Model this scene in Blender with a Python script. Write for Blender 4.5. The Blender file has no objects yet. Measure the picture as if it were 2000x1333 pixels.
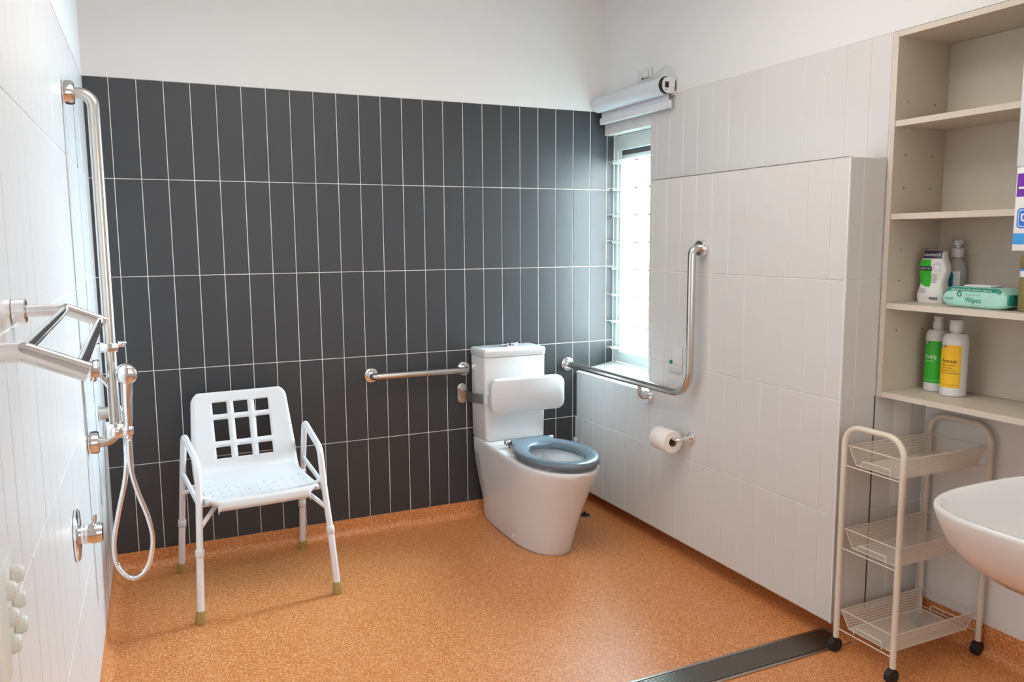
import bpy, bmesh, math, random
from mathutils import Vector, Matrix
random.seed(7)
S = bpy.context.scene
C = S.collection
PI = math.pi

# ------------------------------------------------------------------ camera
F_PX, YAW, PITCH, ROLL = 1568.76, 0.4368, -0.1241, -0.0068
CAM = Vector((0.158, -3.722, 1.4071))
_fw = Vector((math.sin(YAW)*math.cos(PITCH), math.cos(YAW)*math.cos(PITCH), math.sin(PITCH)))
_r0 = Vector((math.cos(YAW), -math.sin(YAW), 0.0)); _u0 = _r0.cross(_fw)
_r = _r0*math.cos(ROLL)+_u0*math.sin(ROLL); _u = -_r0*math.sin(ROLL)+_u0*math.cos(ROLL)
cam = bpy.data.cameras.new('camera'); camo = bpy.data.objects.new('camera', cam); C.objects.link(camo)
cam.sensor_width = 36.0; cam.lens = F_PX/2000*36; cam.clip_start = 0.02
camo.matrix_world = Matrix(((_r.x,_u.x,-_fw.x,CAM.x),(_r.y,_u.y,-_fw.y,CAM.y),(_r.z,_u.z,-_fw.z,CAM.z),(0,0,0,1)))
S.camera = camo

# ------------------------------------------------------------------ light and exposure
S.view_settings.view_transform = 'Standard'; S.view_settings.look = 'None'
S.view_settings.exposure = EXPOSURE = 0.32
S.view_settings.gamma = 1.0; S.view_settings.use_curve_mapping = False
wd = bpy.data.worlds.new('overcast_sky'); S.world = wd; wd.use_nodes = True
wd.node_tree.nodes['Background'].inputs[0].default_value = (0.62, 0.83, 1.0, 1)
wd.node_tree.nodes['Background'].inputs[1].default_value = 112.0
def area(name, loc, rot, sx, sy, power, color, portal=False):
    l = bpy.data.lights.new(name, 'AREA'); l.shape = 'RECTANGLE'; l.size = sx; l.size_y = sy; l.energy = power; l.color = color
    o = bpy.data.objects.new(name, l); C.objects.link(o); o.location = loc; o.rotation_euler = rot
    if portal: l.cycles.is_portal = True
    return o
# sky light comes in through the louvre window (sampling portal only, emits nothing itself)
area('window_portal', (2.61, -0.215, 1.34), (0, PI/2, 0), 1.10, 0.39, 1.0, (1,1,1), portal=True)
# overhead fill added to brighten the room, its unseen panel is built below
area('ceiling_fill_light', (1.05, -1.75, 2.66), (0, 0, 0), 1.5, 1.1, 13.5, (1.0, 0.965, 0.92))

# frontal fill added behind the camera, with an invented window around it
area('rear_fill_light', (1.30, -4.37, 1.45), (PI/2, 0, 0), 1.4, 1.3, 9.0, (1.0, 0.97, 0.94))

# ------------------------------------------------------------------ materials
def _new(name):
    m = bpy.data.materials.new(name); m.use_nodes = True
    return m, m.node_tree, m.node_tree.nodes['Principled BSDF']
def mat(name, col, rough=.5, metal=0., spec=.5, bump=0., bscale=200., var=0., vscale=6., coat=0.):
    m, nt, b = _new(name)
    b.inputs['Base Color'].default_value = (*col, 1); b.inputs['Roughness'].default_value = rough
    b.inputs['Metallic'].default_value = metal; b.inputs['Specular IOR Level'].default_value = spec
    if coat: b.inputs['Coat Weight'].default_value = coat; b.inputs['Coat Roughness'].default_value = .08
    tc = nt.nodes.new('ShaderNodeTexCoord')
    n = nt.nodes.new('ShaderNodeTexNoise'); n.inputs['Scale'].default_value = vscale; n.inputs['Detail'].default_value = 3
    nt.links.new(tc.outputs['Object'], n.inputs['Vector'])
    if var:
        mx = nt.nodes.new('ShaderNodeMixRGB'); mx.blend_type = 'MULTIPLY'; mx.inputs[0].default_value = var
        mx.inputs[1].default_value = (*col, 1); nt.links.new(n.outputs['Fac'], mx.inputs[2]); nt.links.new(mx.outputs[0], b.inputs['Base Color'])
    if bump:
        n2 = nt.nodes.new('ShaderNodeTexNoise'); n2.inputs['Scale'].default_value = bscale
        nt.links.new(tc.outputs['Object'], n2.inputs['Vector'])
        bp = nt.nodes.new('ShaderNodeBump'); bp.inputs['Strength'].default_value = bump; bp.inputs['Distance'].default_value = .001
        nt.links.new(n2.outputs['Fac'], bp.inputs['Height']); nt.links.new(bp.outputs[0], b.inputs['Normal'])
    return m
def floor_mat():
    m, nt, b = _new('speckled_vinyl')
    tc = nt.nodes.new('ShaderNodeTexCoord')
    v = nt.nodes.new('ShaderNodeTexVoronoi'); v.inputs['Scale'].default_value = 330
    n = nt.nodes.new('ShaderNodeTexNoise'); n.inputs['Scale'].default_value = 150; n.inputs['Detail'].default_value = 4
    for k in (v, n): nt.links.new(tc.outputs['Object'], k.inputs['Vector'])
    cr = nt.nodes.new('ShaderNodeValToRGB'); e = cr.color_ramp.elements
    e[0].position = .0; e[0].color = (.45,.135,.026,1); e[1].position = 1.; e[1].color = (.88,.54,.33,1)
    x = e.new(.45); x.color = (.64,.235,.066,1); x = e.new(.8); x.color = (.73,.31,.11,1)
    sep = nt.nodes.new('ShaderNodeSeparateColor'); nt.links.new(v.outputs['Color'], sep.inputs[0])
    nt.links.new(sep.outputs[0], cr.inputs[0])
    mx = nt.nodes.new('ShaderNodeMixRGB'); mx.blend_type = 'OVERLAY'; mx.inputs[0].default_value = .35
    nt.links.new(cr.outputs[0], mx.inputs[1]); nt.links.new(n.outputs['Fac'], mx.inputs[2])
    nt.links.new(mx.outputs[0], b.inputs['Base Color'])
    b.inputs['Roughness'].default_value = .36; b.inputs['Specular IOR Level'].default_value = .55
    n2 = nt.nodes.new('ShaderNodeTexNoise'); n2.inputs['Scale'].default_value = 420; nt.links.new(tc.outputs['Object'], n2.inputs['Vector'])
    bp = nt.nodes.new('ShaderNodeBump'); bp.inputs['Strength'].default_value = .35; bp.inputs['Distance'].default_value = .001
    nt.links.new(n2.outputs['Fac'], bp.inputs['Height']); nt.links.new(bp.outputs[0], b.inputs['Normal'])
    return m
def see_through(name, col, clear, rough=.1, glossy=.12):
    m = bpy.data.materials.new(name); m.use_nodes = True; nt = m.node_tree; nt.nodes.clear()
    o = nt.nodes.new('ShaderNodeOutputMaterial'); t = nt.nodes.new('ShaderNodeBsdfTransparent'); p = nt.nodes.new('ShaderNodeBsdfPrincipled')
    p.inputs['Base Color'].default_value = (*col, 1); p.inputs['Roughness'].default_value = rough
    t.inputs[0].default_value = (*[min(1, .75+.25*c) for c in col], 1)
    mx = nt.nodes.new('ShaderNodeMixShader'); mx.inputs[0].default_value = 1-clear
    nt.links.new(t.outputs[0], mx.inputs[1]); nt.links.new(p.outputs[0], mx.inputs[2]); nt.links.new(mx.outputs[0], o.inputs[0])
    return m
def mesh_mat():
    m = bpy.data.materials.new('cream_wire_mesh'); m.use_nodes = True; nt = m.node_tree
    p = nt.nodes['Principled BSDF']; p.inputs['Base Color'].default_value = (.72,.65,.55,1); p.inputs['Roughness'].default_value = .5
    tc = nt.nodes.new('ShaderNodeTexCoord'); ch = nt.nodes.new('ShaderNodeTexVoronoi'); ch.inputs['Scale'].default_value = 420
    ch.inputs['Randomness'].default_value = 0
    nt.links.new(tc.outputs['Object'], ch.inputs['Vector'])
    gt = nt.nodes.new('ShaderNodeMath'); gt.operation = 'GREATER_THAN'; gt.inputs[1].default_value = .42
    nt.links.new(ch.outputs['Distance'], gt.inputs[0]); nt.links.new(gt.outputs[0], p.inputs['Alpha'])
    return m
def emit(name, col, st):
    m = bpy.data.materials.new(name); m.use_nodes = True; p = m.node_tree.nodes['Principled BSDF']
    p.inputs['Base Color'].default_value = (*col, 1); p.inputs['Emission Color'].default_value = (*col, 1); p.inputs['Emission Strength'].default_value = st
    return m
M = dict(
  floor=floor_mat(),
  dark=mat('charcoal_tile', (.041,.044,.048), .43, spec=.5, bump=.12, bscale=160, var=.10, vscale=9),
  white=mat('white_tile', (.70,.685,.665), .34, spec=.5, bump=.06, bscale=60, var=.03),
  grout=mat('white_grout', (.84,.82,.79), .8, bump=.2, bscale=400),
  paint=mat('white_wall_paint', (.78,.775,.765), .7, bump=.12, bscale=260),
  silicone=mat('dark_joint', (.10,.09,.085), .6),
  steel=mat('brushed_steel', (.60,.57,.53), .27, metal=1., bump=.08, bscale=500),
  chrome=mat('chrome', (.82,.82,.83), .07, metal=1.),
  alu=mat('pale_aluminium', (.68,.72,.70), .45, spec=.4),
  porcelain=mat('white_porcelain', (.74,.73,.72), .09, spec=.5),
  plastic=mat('white_plastic', (.70,.70,.705), .32),
  enamel=mat('white_powder_coat', (.78,.78,.80), .3),
  cream=mat('cream_plastic', (.68,.69,.63), .35),
  rubber=mat('tan_rubber', (.46,.31,.10), .6, var=.3, vscale=60),
  black=mat('black_rubber', (.012,.012,.014), .5),
  blueseat=mat('grey_blue_seat', (.130,.168,.198), .26, spec=.55),
  trolley=mat('cream_enamel', (.74,.67,.57), .4),
  beige=mat('beige_laminate', (.62,.55,.455), .5, bump=.05, bscale=300, var=.06, vscale=40),
  edge=mat('beige_edging', (.66,.58,.49), .45),
  paper=mat('tissue_paper', (.86,.80,.76), .9, bump=.2, bscale=120),
  card=mat('brown_card', (.30,.20,.12), .9),
  fabric=mat('blind_fabric', (.70,.72,.75), .7, bump=.1, bscale=600),
  green=mat('green_print', (.03,.42,.02), .4), yellow=mat('yellow_print', (.86,.50,.012), .4),
  navy=mat('navy_print', (.008,.010,.045), .4), ink=mat('black_ink', (.01,.01,.012), .5), grey_ink=mat('grey_ink', (.22,.22,.30), .5),
  mint=mat('mint_film', (.42,.72,.62), .28, bump=.3, bscale=45), teal=mat('teal_print', (.010,.24,.17), .3), fade=mat('pale_teal_ink', (.32,.58,.51), .4),
  white_ink=mat('white_ink', (.85,.85,.84), .5), bag=mat('white_film', (.78,.77,.74), .3, bump=.5, bscale=40),
  purple=mat('purple_print', (.16,.012,.36), .4), blue=mat('blue_print', (.02,.17,.62), .4), sky=mat('blue_label', (.012,.28,.50), .35),
  carton=mat('white_carton', (.84,.84,.83), .5), olive=mat('straw_granules', (.33,.27,.09), .6, var=.6, vscale=120),
  mesh=mesh_mat(),
  glass=see_through('louvre_glass', (.80,.92,.88), .72), clear=see_through('clear_plastic', (.72,.74,.74), .45),
  pin=see_through('clear_pin', (.85,.85,.85), .4),
  drain=mat('drain_steel', (.52,.49,.46), .36, metal=1.), pit=mat('drain_pit', (.012,.010,.009), .7),
  water=mat('bowl_water', (.62,.66,.68), .03, spec=.6), grn_lamp=mat('green_button', (.01,.26,.07), .3),
  concrete=mat('pale_concrete', (.62,.60,.57), .9), brick=mat('brown_brick', (.20,.13,.09), .9, bump=.4, bscale=60), picket=mat('pale_picket', (.70,.62,.56), .8),
  trim=mat('white_trim', (.82,.81,.80), .25), clip=mat('grey_clip', (.16,.165,.15), .5),
  fill_diffuser=emit('fill_glow', (1,.98,.95), 1.0), ceramic_blue=mat('blue_print_light', (.05,.32,.70), .4),  # glow of the added ceiling panel and rear pane
)

# ------------------------------------------------------------------ helpers
def mesh_obj(name, verts, faces, m, parent=None, smooth=False, mats=None, fm=None):
    me = bpy.data.meshes.new(name); me.from_pydata([tuple(v) for v in verts], [], faces)
    for x in (mats or [m]): me.materials.append(x)
    bm = bmesh.new(); bm.from_mesh(me)
    if fm is None: bmesh.ops.recalc_face_normals(bm, faces=bm.faces)
    bm.to_mesh(me); bm.free()
    if fm: me.polygons.foreach_set('material_index', fm)
    if smooth is not False:
        me.polygons.foreach_set('use_smooth', [True]*len(me.polygons))
        if smooth is not True: me.set_sharp_from_angle(angle=math.radians(smooth))
    o = bpy.data.objects.new(name, me); C.objects.link(o); o.parent = parent
    return o
def thing(name, label, cat, loc=(0,0,0), rz=0., group=None):
    o = bpy.data.objects.new(name, None); o.empty_display_size = .05; C.objects.link(o)
    o.location = loc; o.rotation_euler = (0,0,rz); o['label'] = label; o['category'] = cat
    if group: o['group'] = group
    return o
def struct(o, label=None, cat=None):
    o['kind'] = 'structure'
    if label: o['label'] = label
    if cat: o['category'] = cat
    return o
BOXF = [(0,3,2,1),(4,5,6,7),(0,1,5,4),(1,2,6,5),(2,3,7,6),(3,0,4,7)]
def box_vf(x0,x1,y0,y1,z0,z1):
    return [(x0,y0,z0),(x1,y0,z0),(x1,y1,z0),(x0,y1,z0),(x0,y0,z1),(x1,y0,z1),(x1,y1,z1),(x0,y1,z1)], BOXF
def box(name, x0,x1,y0,y1,z0,z1, m, parent=None, bev=0., seg=2):
    v, f = box_vf(x0,x1,y0,y1,z0,z1)
    o = mesh_obj(name, v, f, m, parent)
    if bev:
        bm = bmesh.new(); bm.from_mesh(o.data)
        bmesh.ops.bevel(bm, geom=bm.edges[:], offset=bev, segments=seg, profile=.5, affect='EDGES')
        bm.to_mesh(o.data); bm.free()
        o.data.polygons.foreach_set('use_smooth', [True]*len(o.data.polygons)); o.data.set_sharp_from_angle(angle=math.radians(50))
    return o
def boxes(name, lst, mats, fmi, parent=None):
    v, f, fi = [], [], []
    for b, mi in zip(lst, fmi):
        k = len(v); bv, bf = box_vf(*b); v += bv; f += [tuple(i+k for i in q) for q in bf]; fi += [mi]*6
    return mesh_obj(name, v, f, None, parent, mats=mats, fm=fi)
def fillet(pts, rad, n=6):
    """round the inner corners of a polyline; rad is a number or one per inner corner"""
    pts = [Vector(q) for q in pts]; out = [pts[0]]
    for i in range(1, len(pts)-1):
        r = rad[i-1] if isinstance(rad, (list, tuple)) else rad
        a = (pts[i-1]-pts[i]); b = (pts[i+1]-pts[i]); la, lb = a.length, b.length; a.normalize(); b.normalize()
        ang = a.angle(b)
        if r <= 0 or ang > PI-.02: out.append(pts[i]); continue
        t = min(r/math.tan(ang/2), la*.49, lb*.49); rr = t*math.tan(ang/2)
        c = pts[i]+(a+b).normalized()*(rr/math.sin(ang/2)); s = pts[i]+a*t-c; e = pts[i]+b*t-c
        for k in range(n+1):
            w = k/n; th = s.angle(e)
            out.append(c+(s*math.sin((1-w)*th)+e*math.sin(w*th))/math.sin(th))
    out.append(pts[-1]); return out
def tube_vf(path, r, seg=12, closed=False, caps=True):
    path = [Vector(q) for q in path]; n = len(path); V, Fc = [], []
    def tan(i):
        a = path[(i-1) % n] if (closed or i > 0) else path[i]; b = path[(i+1) % n] if (closed or i < n-1) else path[i]
        return (b-a).normalized()
    t0 = tan(0); up = Vector((0,0,1)) if abs(t0.z) < .9 else Vector((1,0,0))
    nx = up.cross(t0).normalized(); pt = t0
    for i in range(n):
        t = tan(i); q = pt.rotation_difference(t); nx = (q @ nx); nx = (nx-t*nx.dot(t)).normalized(); ny = t.cross(nx); pt = t
        rr = r[i] if isinstance(r, (list, tuple)) else r
        for k in range(seg):
            a = 2*PI*k/seg; V.append(path[i]+nx*(rr*math.cos(a))+ny*(rr*math.sin(a)))
    for i in range(n if closed else n-1):
        j = (i+1) % n
        for k in range(seg): l = (k+1) % seg; Fc.append((i*seg+k, i*seg+l, j*seg+l, j*seg+k))
    if caps and not closed:
        Fc.append(tuple(range(seg-1,-1,-1))); Fc.append(tuple((n-1)*seg+k for k in range(seg)))
    return V, Fc
def tube(name, path, r, m, parent=None, seg=12, closed=False):
    v, f = tube_vf(path, r, seg, closed); return mesh_obj(name, v, f, m, parent, smooth=60)
def tubes(name, paths, r, m, parent=None, seg=8):
    V, Fc = [], []
    for q in paths:
        cl = isinstance(q, tuple) and q[0] == 'c'; pth = q[1] if cl else q
        v, f = tube_vf(pth, r, seg, cl); k = len(V); V += v; Fc += [tuple(i+k for i in g) for g in f]
    return mesh_obj(name, V, Fc, m, parent, smooth=60)
def loft(name, rings, m, parent=None, cap0=True, cap1=True, smooth=40):
    n = len(rings[0]); V = [q for r in rings for q in r]; Fc = []
    for i in range(len(rings)-1):
        for k in range(n): l = (k+1) % n; Fc.append((i*n+k, i*n+l, (i+1)*n+l, (i+1)*n+k))
    if cap0: Fc.append(tuple(range(n-1,-1,-1)))
    if cap1: Fc.append(tuple((len(rings)-1)*n+k for k in range(n)))
    return mesh_obj(name, V, Fc, m, parent, smooth=smooth)
def lathe(name, prof, m, parent=None, seg=28, origin=(0,0,0), axis='z', cap0=True, cap1=True, smooth=40):
    """prof: (radius, height along axis) list"""
    o = Vector(origin); rings = []
    for r, h in prof:
        rg = []
        for k in range(seg):
            a = 2*PI*k/seg; c, s = r*math.cos(a), r*math.sin(a)
            rg.append(o+{'z': Vector((c,s,h)), 'x': Vector((h,c,s)), 'y': Vector((s,h,c))}[axis])
        rings.append(rg)
    return loft(name, rings, m, parent, cap0, cap1, smooth)
def rrect(w, h, r, n=6):
    """rounded rectangle outline, centred"""
    pts = []
    for cx, cy, a0 in ((w/2-r,h/2-r,0),(-w/2+r,h/2-r,PI/2),(-w/2+r,-h/2+r,PI),(w/2-r,-h/2+r,1.5*PI)):
        for k in range(n+1): a = a0+PI/2*k/n; pts.append((cx+r*math.cos(a), cy+r*math.sin(a)))
    return pts
def text(s, size, m, parent, fmap, name='lettering', align='LEFT', squash=1.):
    cu = bpy.data.curves.new('txt', 'FONT'); cu.body = s; cu.size = size; cu.align_x = align; cu.resolution_u = 3
    t = bpy.data.objects.new('txt', cu); C.objects.link(t)
    me = bpy.data.meshes.new_from_object(t.evaluated_get(bpy.context.evaluated_depsgraph_get()))
    V = [fmap(v.co.x*squash, v.co.y) for v in me.vertices]; Fc = [tuple(q.vertices) for q in me.polygons]
    bpy.data.objects.remove(t); bpy.data.curves.remove(cu); bpy.data.meshes.remove(me)
    return mesh_obj(name, V, Fc, m, parent)
def patch(name, fmap, s0, s1, z0, z1, m, parent, ns=10, nz=8, shape=None):
    """sheet laid on a surface by fmap(s, z)"""
    V, Fc = [], []
    for j in range(nz+1):
        for i in range(ns+1):
            u, w = i/ns, j/nz; s = s0+(s1-s0)*u; z = z0+(z1-z0)*w
            if shape: s, z = shape(u, w, s, z)
            V.append(fmap(s, z))
    for j in range(nz):
        for i in range(ns): a = j*(ns+1)+i; Fc.append((a, a+1, a+ns+2, a+ns+1))
    return mesh_obj(name, V, Fc, m, parent, smooth=True)
# ------------------------------------------------------------------ room geometry constants (metres)
U, V = 0.1025, 0.403
T = 2.075                       # top of the tiling
ROWS = [T-V*i for i in range(5)]+[0.078]
W, X1, X2, YB, YE = 2.2765, 2.4434, 2.700, 1.7864, 2.40
CEIL, REAR = 2.75, -4.4
GAP = 0.0034
_tiles = {}
def tile(parent, x0, x1, z0, z1, m, g=GAP):
    """one wall tile, a bevelled slab whose face lies at local y = 0"""
    w, h = round(x1-x0-g, 4), round(z1-z0-g, 4)
    if w < .002 or h < .002: return
    key = (w, h, m.name)
    if key not in _tiles:
        b = min(.0016, w*.3); v = []
        for y, i in ((.010, 0), (b, 0), (0, b)):
            v += [(-w/2+i,y,-h/2+i),(w/2-i,y,-h/2+i),(w/2-i,y,h/2-i),(-w/2+i,y,h/2-i)]
        f = [(8,9,10,11)]
        for k in (0, 4):
            for i in range(4): j = (i+1) % 4; f.append((k+i, k+j, k+4+j, k+4+i))
        me = bpy.data.meshes.new('tile'); me.from_pydata(v, [], f); me.materials.append(m); _tiles[key] = me
    o = bpy.data.objects.new('tile', _tiles[key]); C.objects.link(o); o.parent = parent
    o.location = ((x0+x1)/2, random.uniform(-.0004,.0004), (z0+z1)/2)
    o.rotation_euler = (random.uniform(-.0012,.0012), 0, random.uniform(-.003,.003))
    return o
def wall(name, lst, fmi, mats, loc, rz):
    o = boxes(name, lst, mats, fmi); o.location = loc; o.rotation_euler = (0,0,rz); return struct(o)
GR, PT, WT = M['grout'], M['paint'], M['white']
YG = .0024                      # grout face, recessed behind the tile faces

# floor, ceiling and the wall behind the camera
fl = struct(box('floor', -.25, 2.75, -4.45, .15, -.06, 0, M['floor']))
ce = struct(box('ceiling', -.25, 2.75, -4.45, .15, CEIL, CEIL+.06, PT))
wf = struct(box('wall_front', -.25, 2.75, -4.5, REAR, 0, CEIL, PT))

# back wall: charcoal tiles, white paint above
wb = wall('wall_back', [(-.25,2.63,YG,.15,0,T), (-.25,2.63,-.001,.15,T,CEIL)], [0,1], [GR,PT], (0,0,0), 0)
for r in range(5):
    z1, z0 = ROWS[r], ROWS[r+1]
    for i in range(25):
        a, b = max(.008, i*U), min((i+1)*U, 2.503 if r < 4 else W-.002)
        if r == 4 and i > 22: break
        if b-a > .004: tile(wb, a, b, z0, z1, M['dark'])

# left wall, white tiles, turned a degree like the real one
TL = PI/2-.019
wl = wall('wall_left', [(-2.87,.15,YG,.15,0,T), (-4.45,-2.87,-.001,.15,0,T), (-4.45,.15,-.001,.15,T,CEIL)], [0,1,1], [GR,PT], (.008,0,0), TL)
wl.data.materials[1] = PT
JOINT = -.505
for r in range(5):
    z1, z0 = ROWS[r], ROWS[r+1]
    for k in range(28): tile(wl, -(k+1)*U, -k*U, z0, z1, WT, .0028)
box('movement_joint', JOINT-.0095, JOINT-.0055, -.0006, .004, .08, T-.19, M['silicone'], wl)

# right wall (upper plane) with the window opening
OPEN_Y, HEAD, SILL = .419, 1.955, .70
wr = wall('wall_right', [(0,OPEN_Y,YG,.18,HEAD,T), (OPEN_Y,YB,YG,.18,0,T), (0,OPEN_Y,.01,.18,0,SILL), (-.05,YE,.0012,.18,T,CEIL),
                         (YE,4.45,-.001,.30,0,CEIL), (YB,YE,.255,.30,0,CEIL)], [0,0,0,1,1,1], [GR,PT], (X1,0,0), -PI/2)
ub = [0]+[.677+U*j for j in range(-6,11)]+[YB-.001]
for a, b in zip(ub, ub[1:]):
    if b <= OPEN_Y: tile(wr, a, b, HEAD, T, WT, .0026)
    elif a < OPEN_Y: tile(wr, a, OPEN_Y, HEAD, T, WT, .0026); tile(wr, OPEN_Y, b, ROWS[1], T, WT, .0026)
    else: tile(wr, a, b, ROWS[1], T, WT, .0026)
for r in (1,2):
    for a, b in zip([OPEN_Y,.4915,.594], [.4915,.594,.70]): tile(wr, a, b, max(ROWS[r+1],.76), ROWS[r], WT, .0026)

# ledge: thick lower part of the right wall, floating over a recessed kick
NI = .672                       # where the window niche ends
D = X1-W
wg = wall('wall_ledge', [(0,YB-.004,YG,D-.001,.078,.703), (NI,YB-.004,YG,D-.001,.703,ROWS[1]-.002)], [0,0], [GR], (W,0,0), -PI/2)
lb = [.002]+[.0724+U*j for j in range(17)]+[YB-.004]
for r in range(1,5):
    z1, z0 = ROWS[r], ROWS[r+1]
    for a, b in zip(lb, lb[1:]):
        if r < 3:
            if b > NI: tile(wg, max(a,NI), b, z0, z1, WT, .0026)
        elif r == 3:
            if b <= NI: tile(wg, a, b, z0, .706, WT, .0026)
            elif a < NI: tile(wg, a, NI, z0, .706, WT, .0026); tile(wg, NI, b, z0, z1, WT, .0026)
            else: tile(wg, a, b, z0, z1, WT, .0026)
        else: tile(wg, a, b, z0, z1, WT, .0026)
struct(box('trim_1', W-.0015, W+.005, -YB-.0015, -YB+.005, .078, ROWS[1]+.001, M['trim']))
struct(box('gap_shadow_strip', W-.0012, W+.006, -YB+.006, -NI, ROWS[1]-.0005, ROWS[1]+.0012, M['drain']))  # thin strip stands in for the dark shadow gap along the ledge top
# sloping tiled sill in the niche
v = [(W-.002,0,.700),(W-.002,-NI,.700),(W-.002,0,.709),(W-.002,-NI,.709),(2.51,0,.700),(2.51,-OPEN_Y,.700),(2.51,0,.750),(2.51,-OPEN_Y,.750),(X1,-NI,.70),(X1,-NI,.741),(X1,-OPEN_Y,.70),(X1,-OPEN_Y,.741)]
struct(mesh_obj('trim_3', v, [(0,1,3,2),(2,3,9,11),(2,11,7,6),(0,2,6,4),(4,6,7,5),(1,8,9,3),(8,10,11,9),(10,5,7,11),(0,4,5,10,8,1)], WT))

# recess for the trolley: return face and back
ws = wall('wall_recess_side', [(W+.004,X1,YG,.06,.078,ROWS[1]-.002), (X1,X2+.05,YG,.06,0,.885)], [0,0], [GR], (0,-YB,0), 0)
sb = [W+.005,2.338,2.4385,2.4425,2.537,2.64,X2]
for r in range(1,5):
    for a, b in zip(sb, sb[1:]):
        if b-a < .006: continue
        if b <= 2.44: tile(ws, a, b, ROWS[r+1], ROWS[r], WT, .0026)
        elif r >= 3: tile(ws, a, b, ROWS[r+1], min(ROWS[r], .884), WT, .0026)
box('movement_joint', 2.4390, 2.4420, -.0006, .003, .078, .87, M['silicone'], ws)
wk = wall('wall_recess_back', [(YB,YE+.05,YG,.05,0,.885)], [0], [GR], (X2,0,0), -PI/2)
kb = [YB,1.879,1.981,2.084,2.186,2.289,2.391,YE]
for r in (3,4):
    for a, b in zip(kb, kb[1:]): tile(wk, a, b, ROWS[r+1]+(.022 if r == 4 else 0), min(ROWS[r], .884), WT, .0026)

# coved vinyl upstands
def cove(name, p0, p1, nrm, top, extra=0., rad=.034):
    p0, p1, nrm = Vector((*p0,0)), Vector((*p1,0)), Vector((*nrm,0)); prof = [(-.004,top),(.003,top),(.003,rad+.001)]
    for k in range(1,9): a = PI/2*k/8; prof.append((.003+rad*(1-math.cos(a)), .001+rad*(1-math.sin(a))))
    prof += [(.003+rad,-.004),(-.004,-.004)]
    n = len(prof); vv = [p+nrm*d+Vector((0,0,z)) for p in (p0,p1) for d, z in prof]
    ff = [(i,(i+1) % n,n+(i+1) % n,n+i) for i in range(n)]+[tuple(range(n)),tuple(range(2*n-1,n-1,-1))]
    return struct(mesh_obj(name, vv, ff, M['floor'], smooth=35))
cove('baseboard_back', (.008,0), (W+.12,0), (0,-1), .079)
cove('baseboard_left', (.008,0), (.008-.019*4.4,-4.4), (1,-.019), .079)
struct(box('baseboard_right', W+.120, W+.16, -YB+.03, -.0, 0, .0785, M['floor']))
cove('baseboard_recess_side', (W+.03,-YB), (X2,-YB), (0,-1), .10)
cove('baseboard_recess_back', (X2,-YB), (X2,-YE), (-1,0), .105)

# ------------------------------------------------------------------ window
wn = bpy.data.objects.new('window_1', None); C.objects.link(wn); wn.location = (2.51,-.16,.745); struct(wn, 'open glass louvre window in pale frame beside charcoal wall', 'window')
def wbox(name, x0,x1,y0,y1,z0,z1, m, b=.002, par=None): return box(name, x0-2.51,x1-2.51,y0+.16,y1+.16,z0-.745,z1-.745, m, par or wn, b)
wbox('frame_stile', 2.507,2.575,-.030,-.001,.75,HEAD-.002, M['alu'])
wbox('frame_stile', 2.507,2.575,-.418,-.407,.75,HEAD-.002, M['alu'])
wbox('frame_stile', 2.515,2.58,-.052,-.032,.81,1.875, M['alu'])
wbox('frame_head', 2.500,2.575,-.406,-.031,1.876,HEAD-.002, M['alu'])
wbox('head_seal', 2.520,2.56,-.406,-.053,1.850,1.8755, M['silicone'], .001)
wbox('head_flap', 2.517,2.53,-.406,-.053,1.828,1.850, M['alu'], .001)
wbox('frame_bottom_rail', 2.507,2.575,-.406,-.031,.752,.808, M['alu'])
for zt in (1.816,1.678,1.541,1.403,1.264,1.121,.977,.834):
    bl = wbox('louvre_blade', 2.448,2.600,-.406,-.022,zt-.003,zt+.003, M['glass'], 0)
    for yy in (-.050,-.285,-.406):
        ck = wbox('louvre_clip', 2.462,2.595,yy,yy+.026,zt-.012,zt-.0035, M['clip'], .002)
# outside: pale paving and a paling fence, far brighter than the room
struct(box('ground_outside', 2.70, 9, -1, 9, -.3, -.2, M['concrete']))
struct(box('window_shade_wall', 2.635, 5.2, -.62, -.44, -.2, 3.0, M['brick']))  # unseen wall added to keep grazing sky light off the charcoal tiles
fe = thing('fence', 'pale paling fence outside the louvre window', 'fence', (4.6,2.7,-.2))
fe0 = None
for k in range(18):
    if fe0 is None: fe0 = o = box('paling', -.01,.01,-.035,.035,0,1.55, M['picket'], fe, .004)
    else: o = fe0.copy(); C.objects.link(o)
    o.location = (0, -1.0+.115*k, 0)
for z in (.3,1.2): box('rail', .011,.05,-1.1,1.05,z,z+.07, M['picket'], fe)

w2 = bpy.data.objects.new('rear_fill_window', None); C.objects.link(w2); w2.location = (1.30,-4.4,.80); struct(w2, 'frosted window added behind the camera for fill light', 'window')  # unseen window added to carry the rear fill
for a_ in ((-.74,-.70,0,1.30),(.70,.74,0,1.30),(-.70,.70,0,.04),(-.70,.70,1.26,1.30)): box('frame_bar', a_[0],a_[1],.001,.035,a_[2],a_[3], M['alu'], w2, .002)
box('fill_pane', -.699,.699,.004,.012,.041,1.259, M['fill_diffuser'], w2)
# unseen ceiling panel added to house the overhead fill
cl = thing('ceiling_fill_panel', 'large flat white ceiling panel added as fill light', 'light', (1.05,-1.75,2.75))
box('housing', -.80,.80,-.60,.60,-.075,0, M['enamel'], cl, .008)
box('fill_diffuser', -.75,.75,-.55,.55,-.084,-.0755, M['fill_diffuser'], cl)
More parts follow.
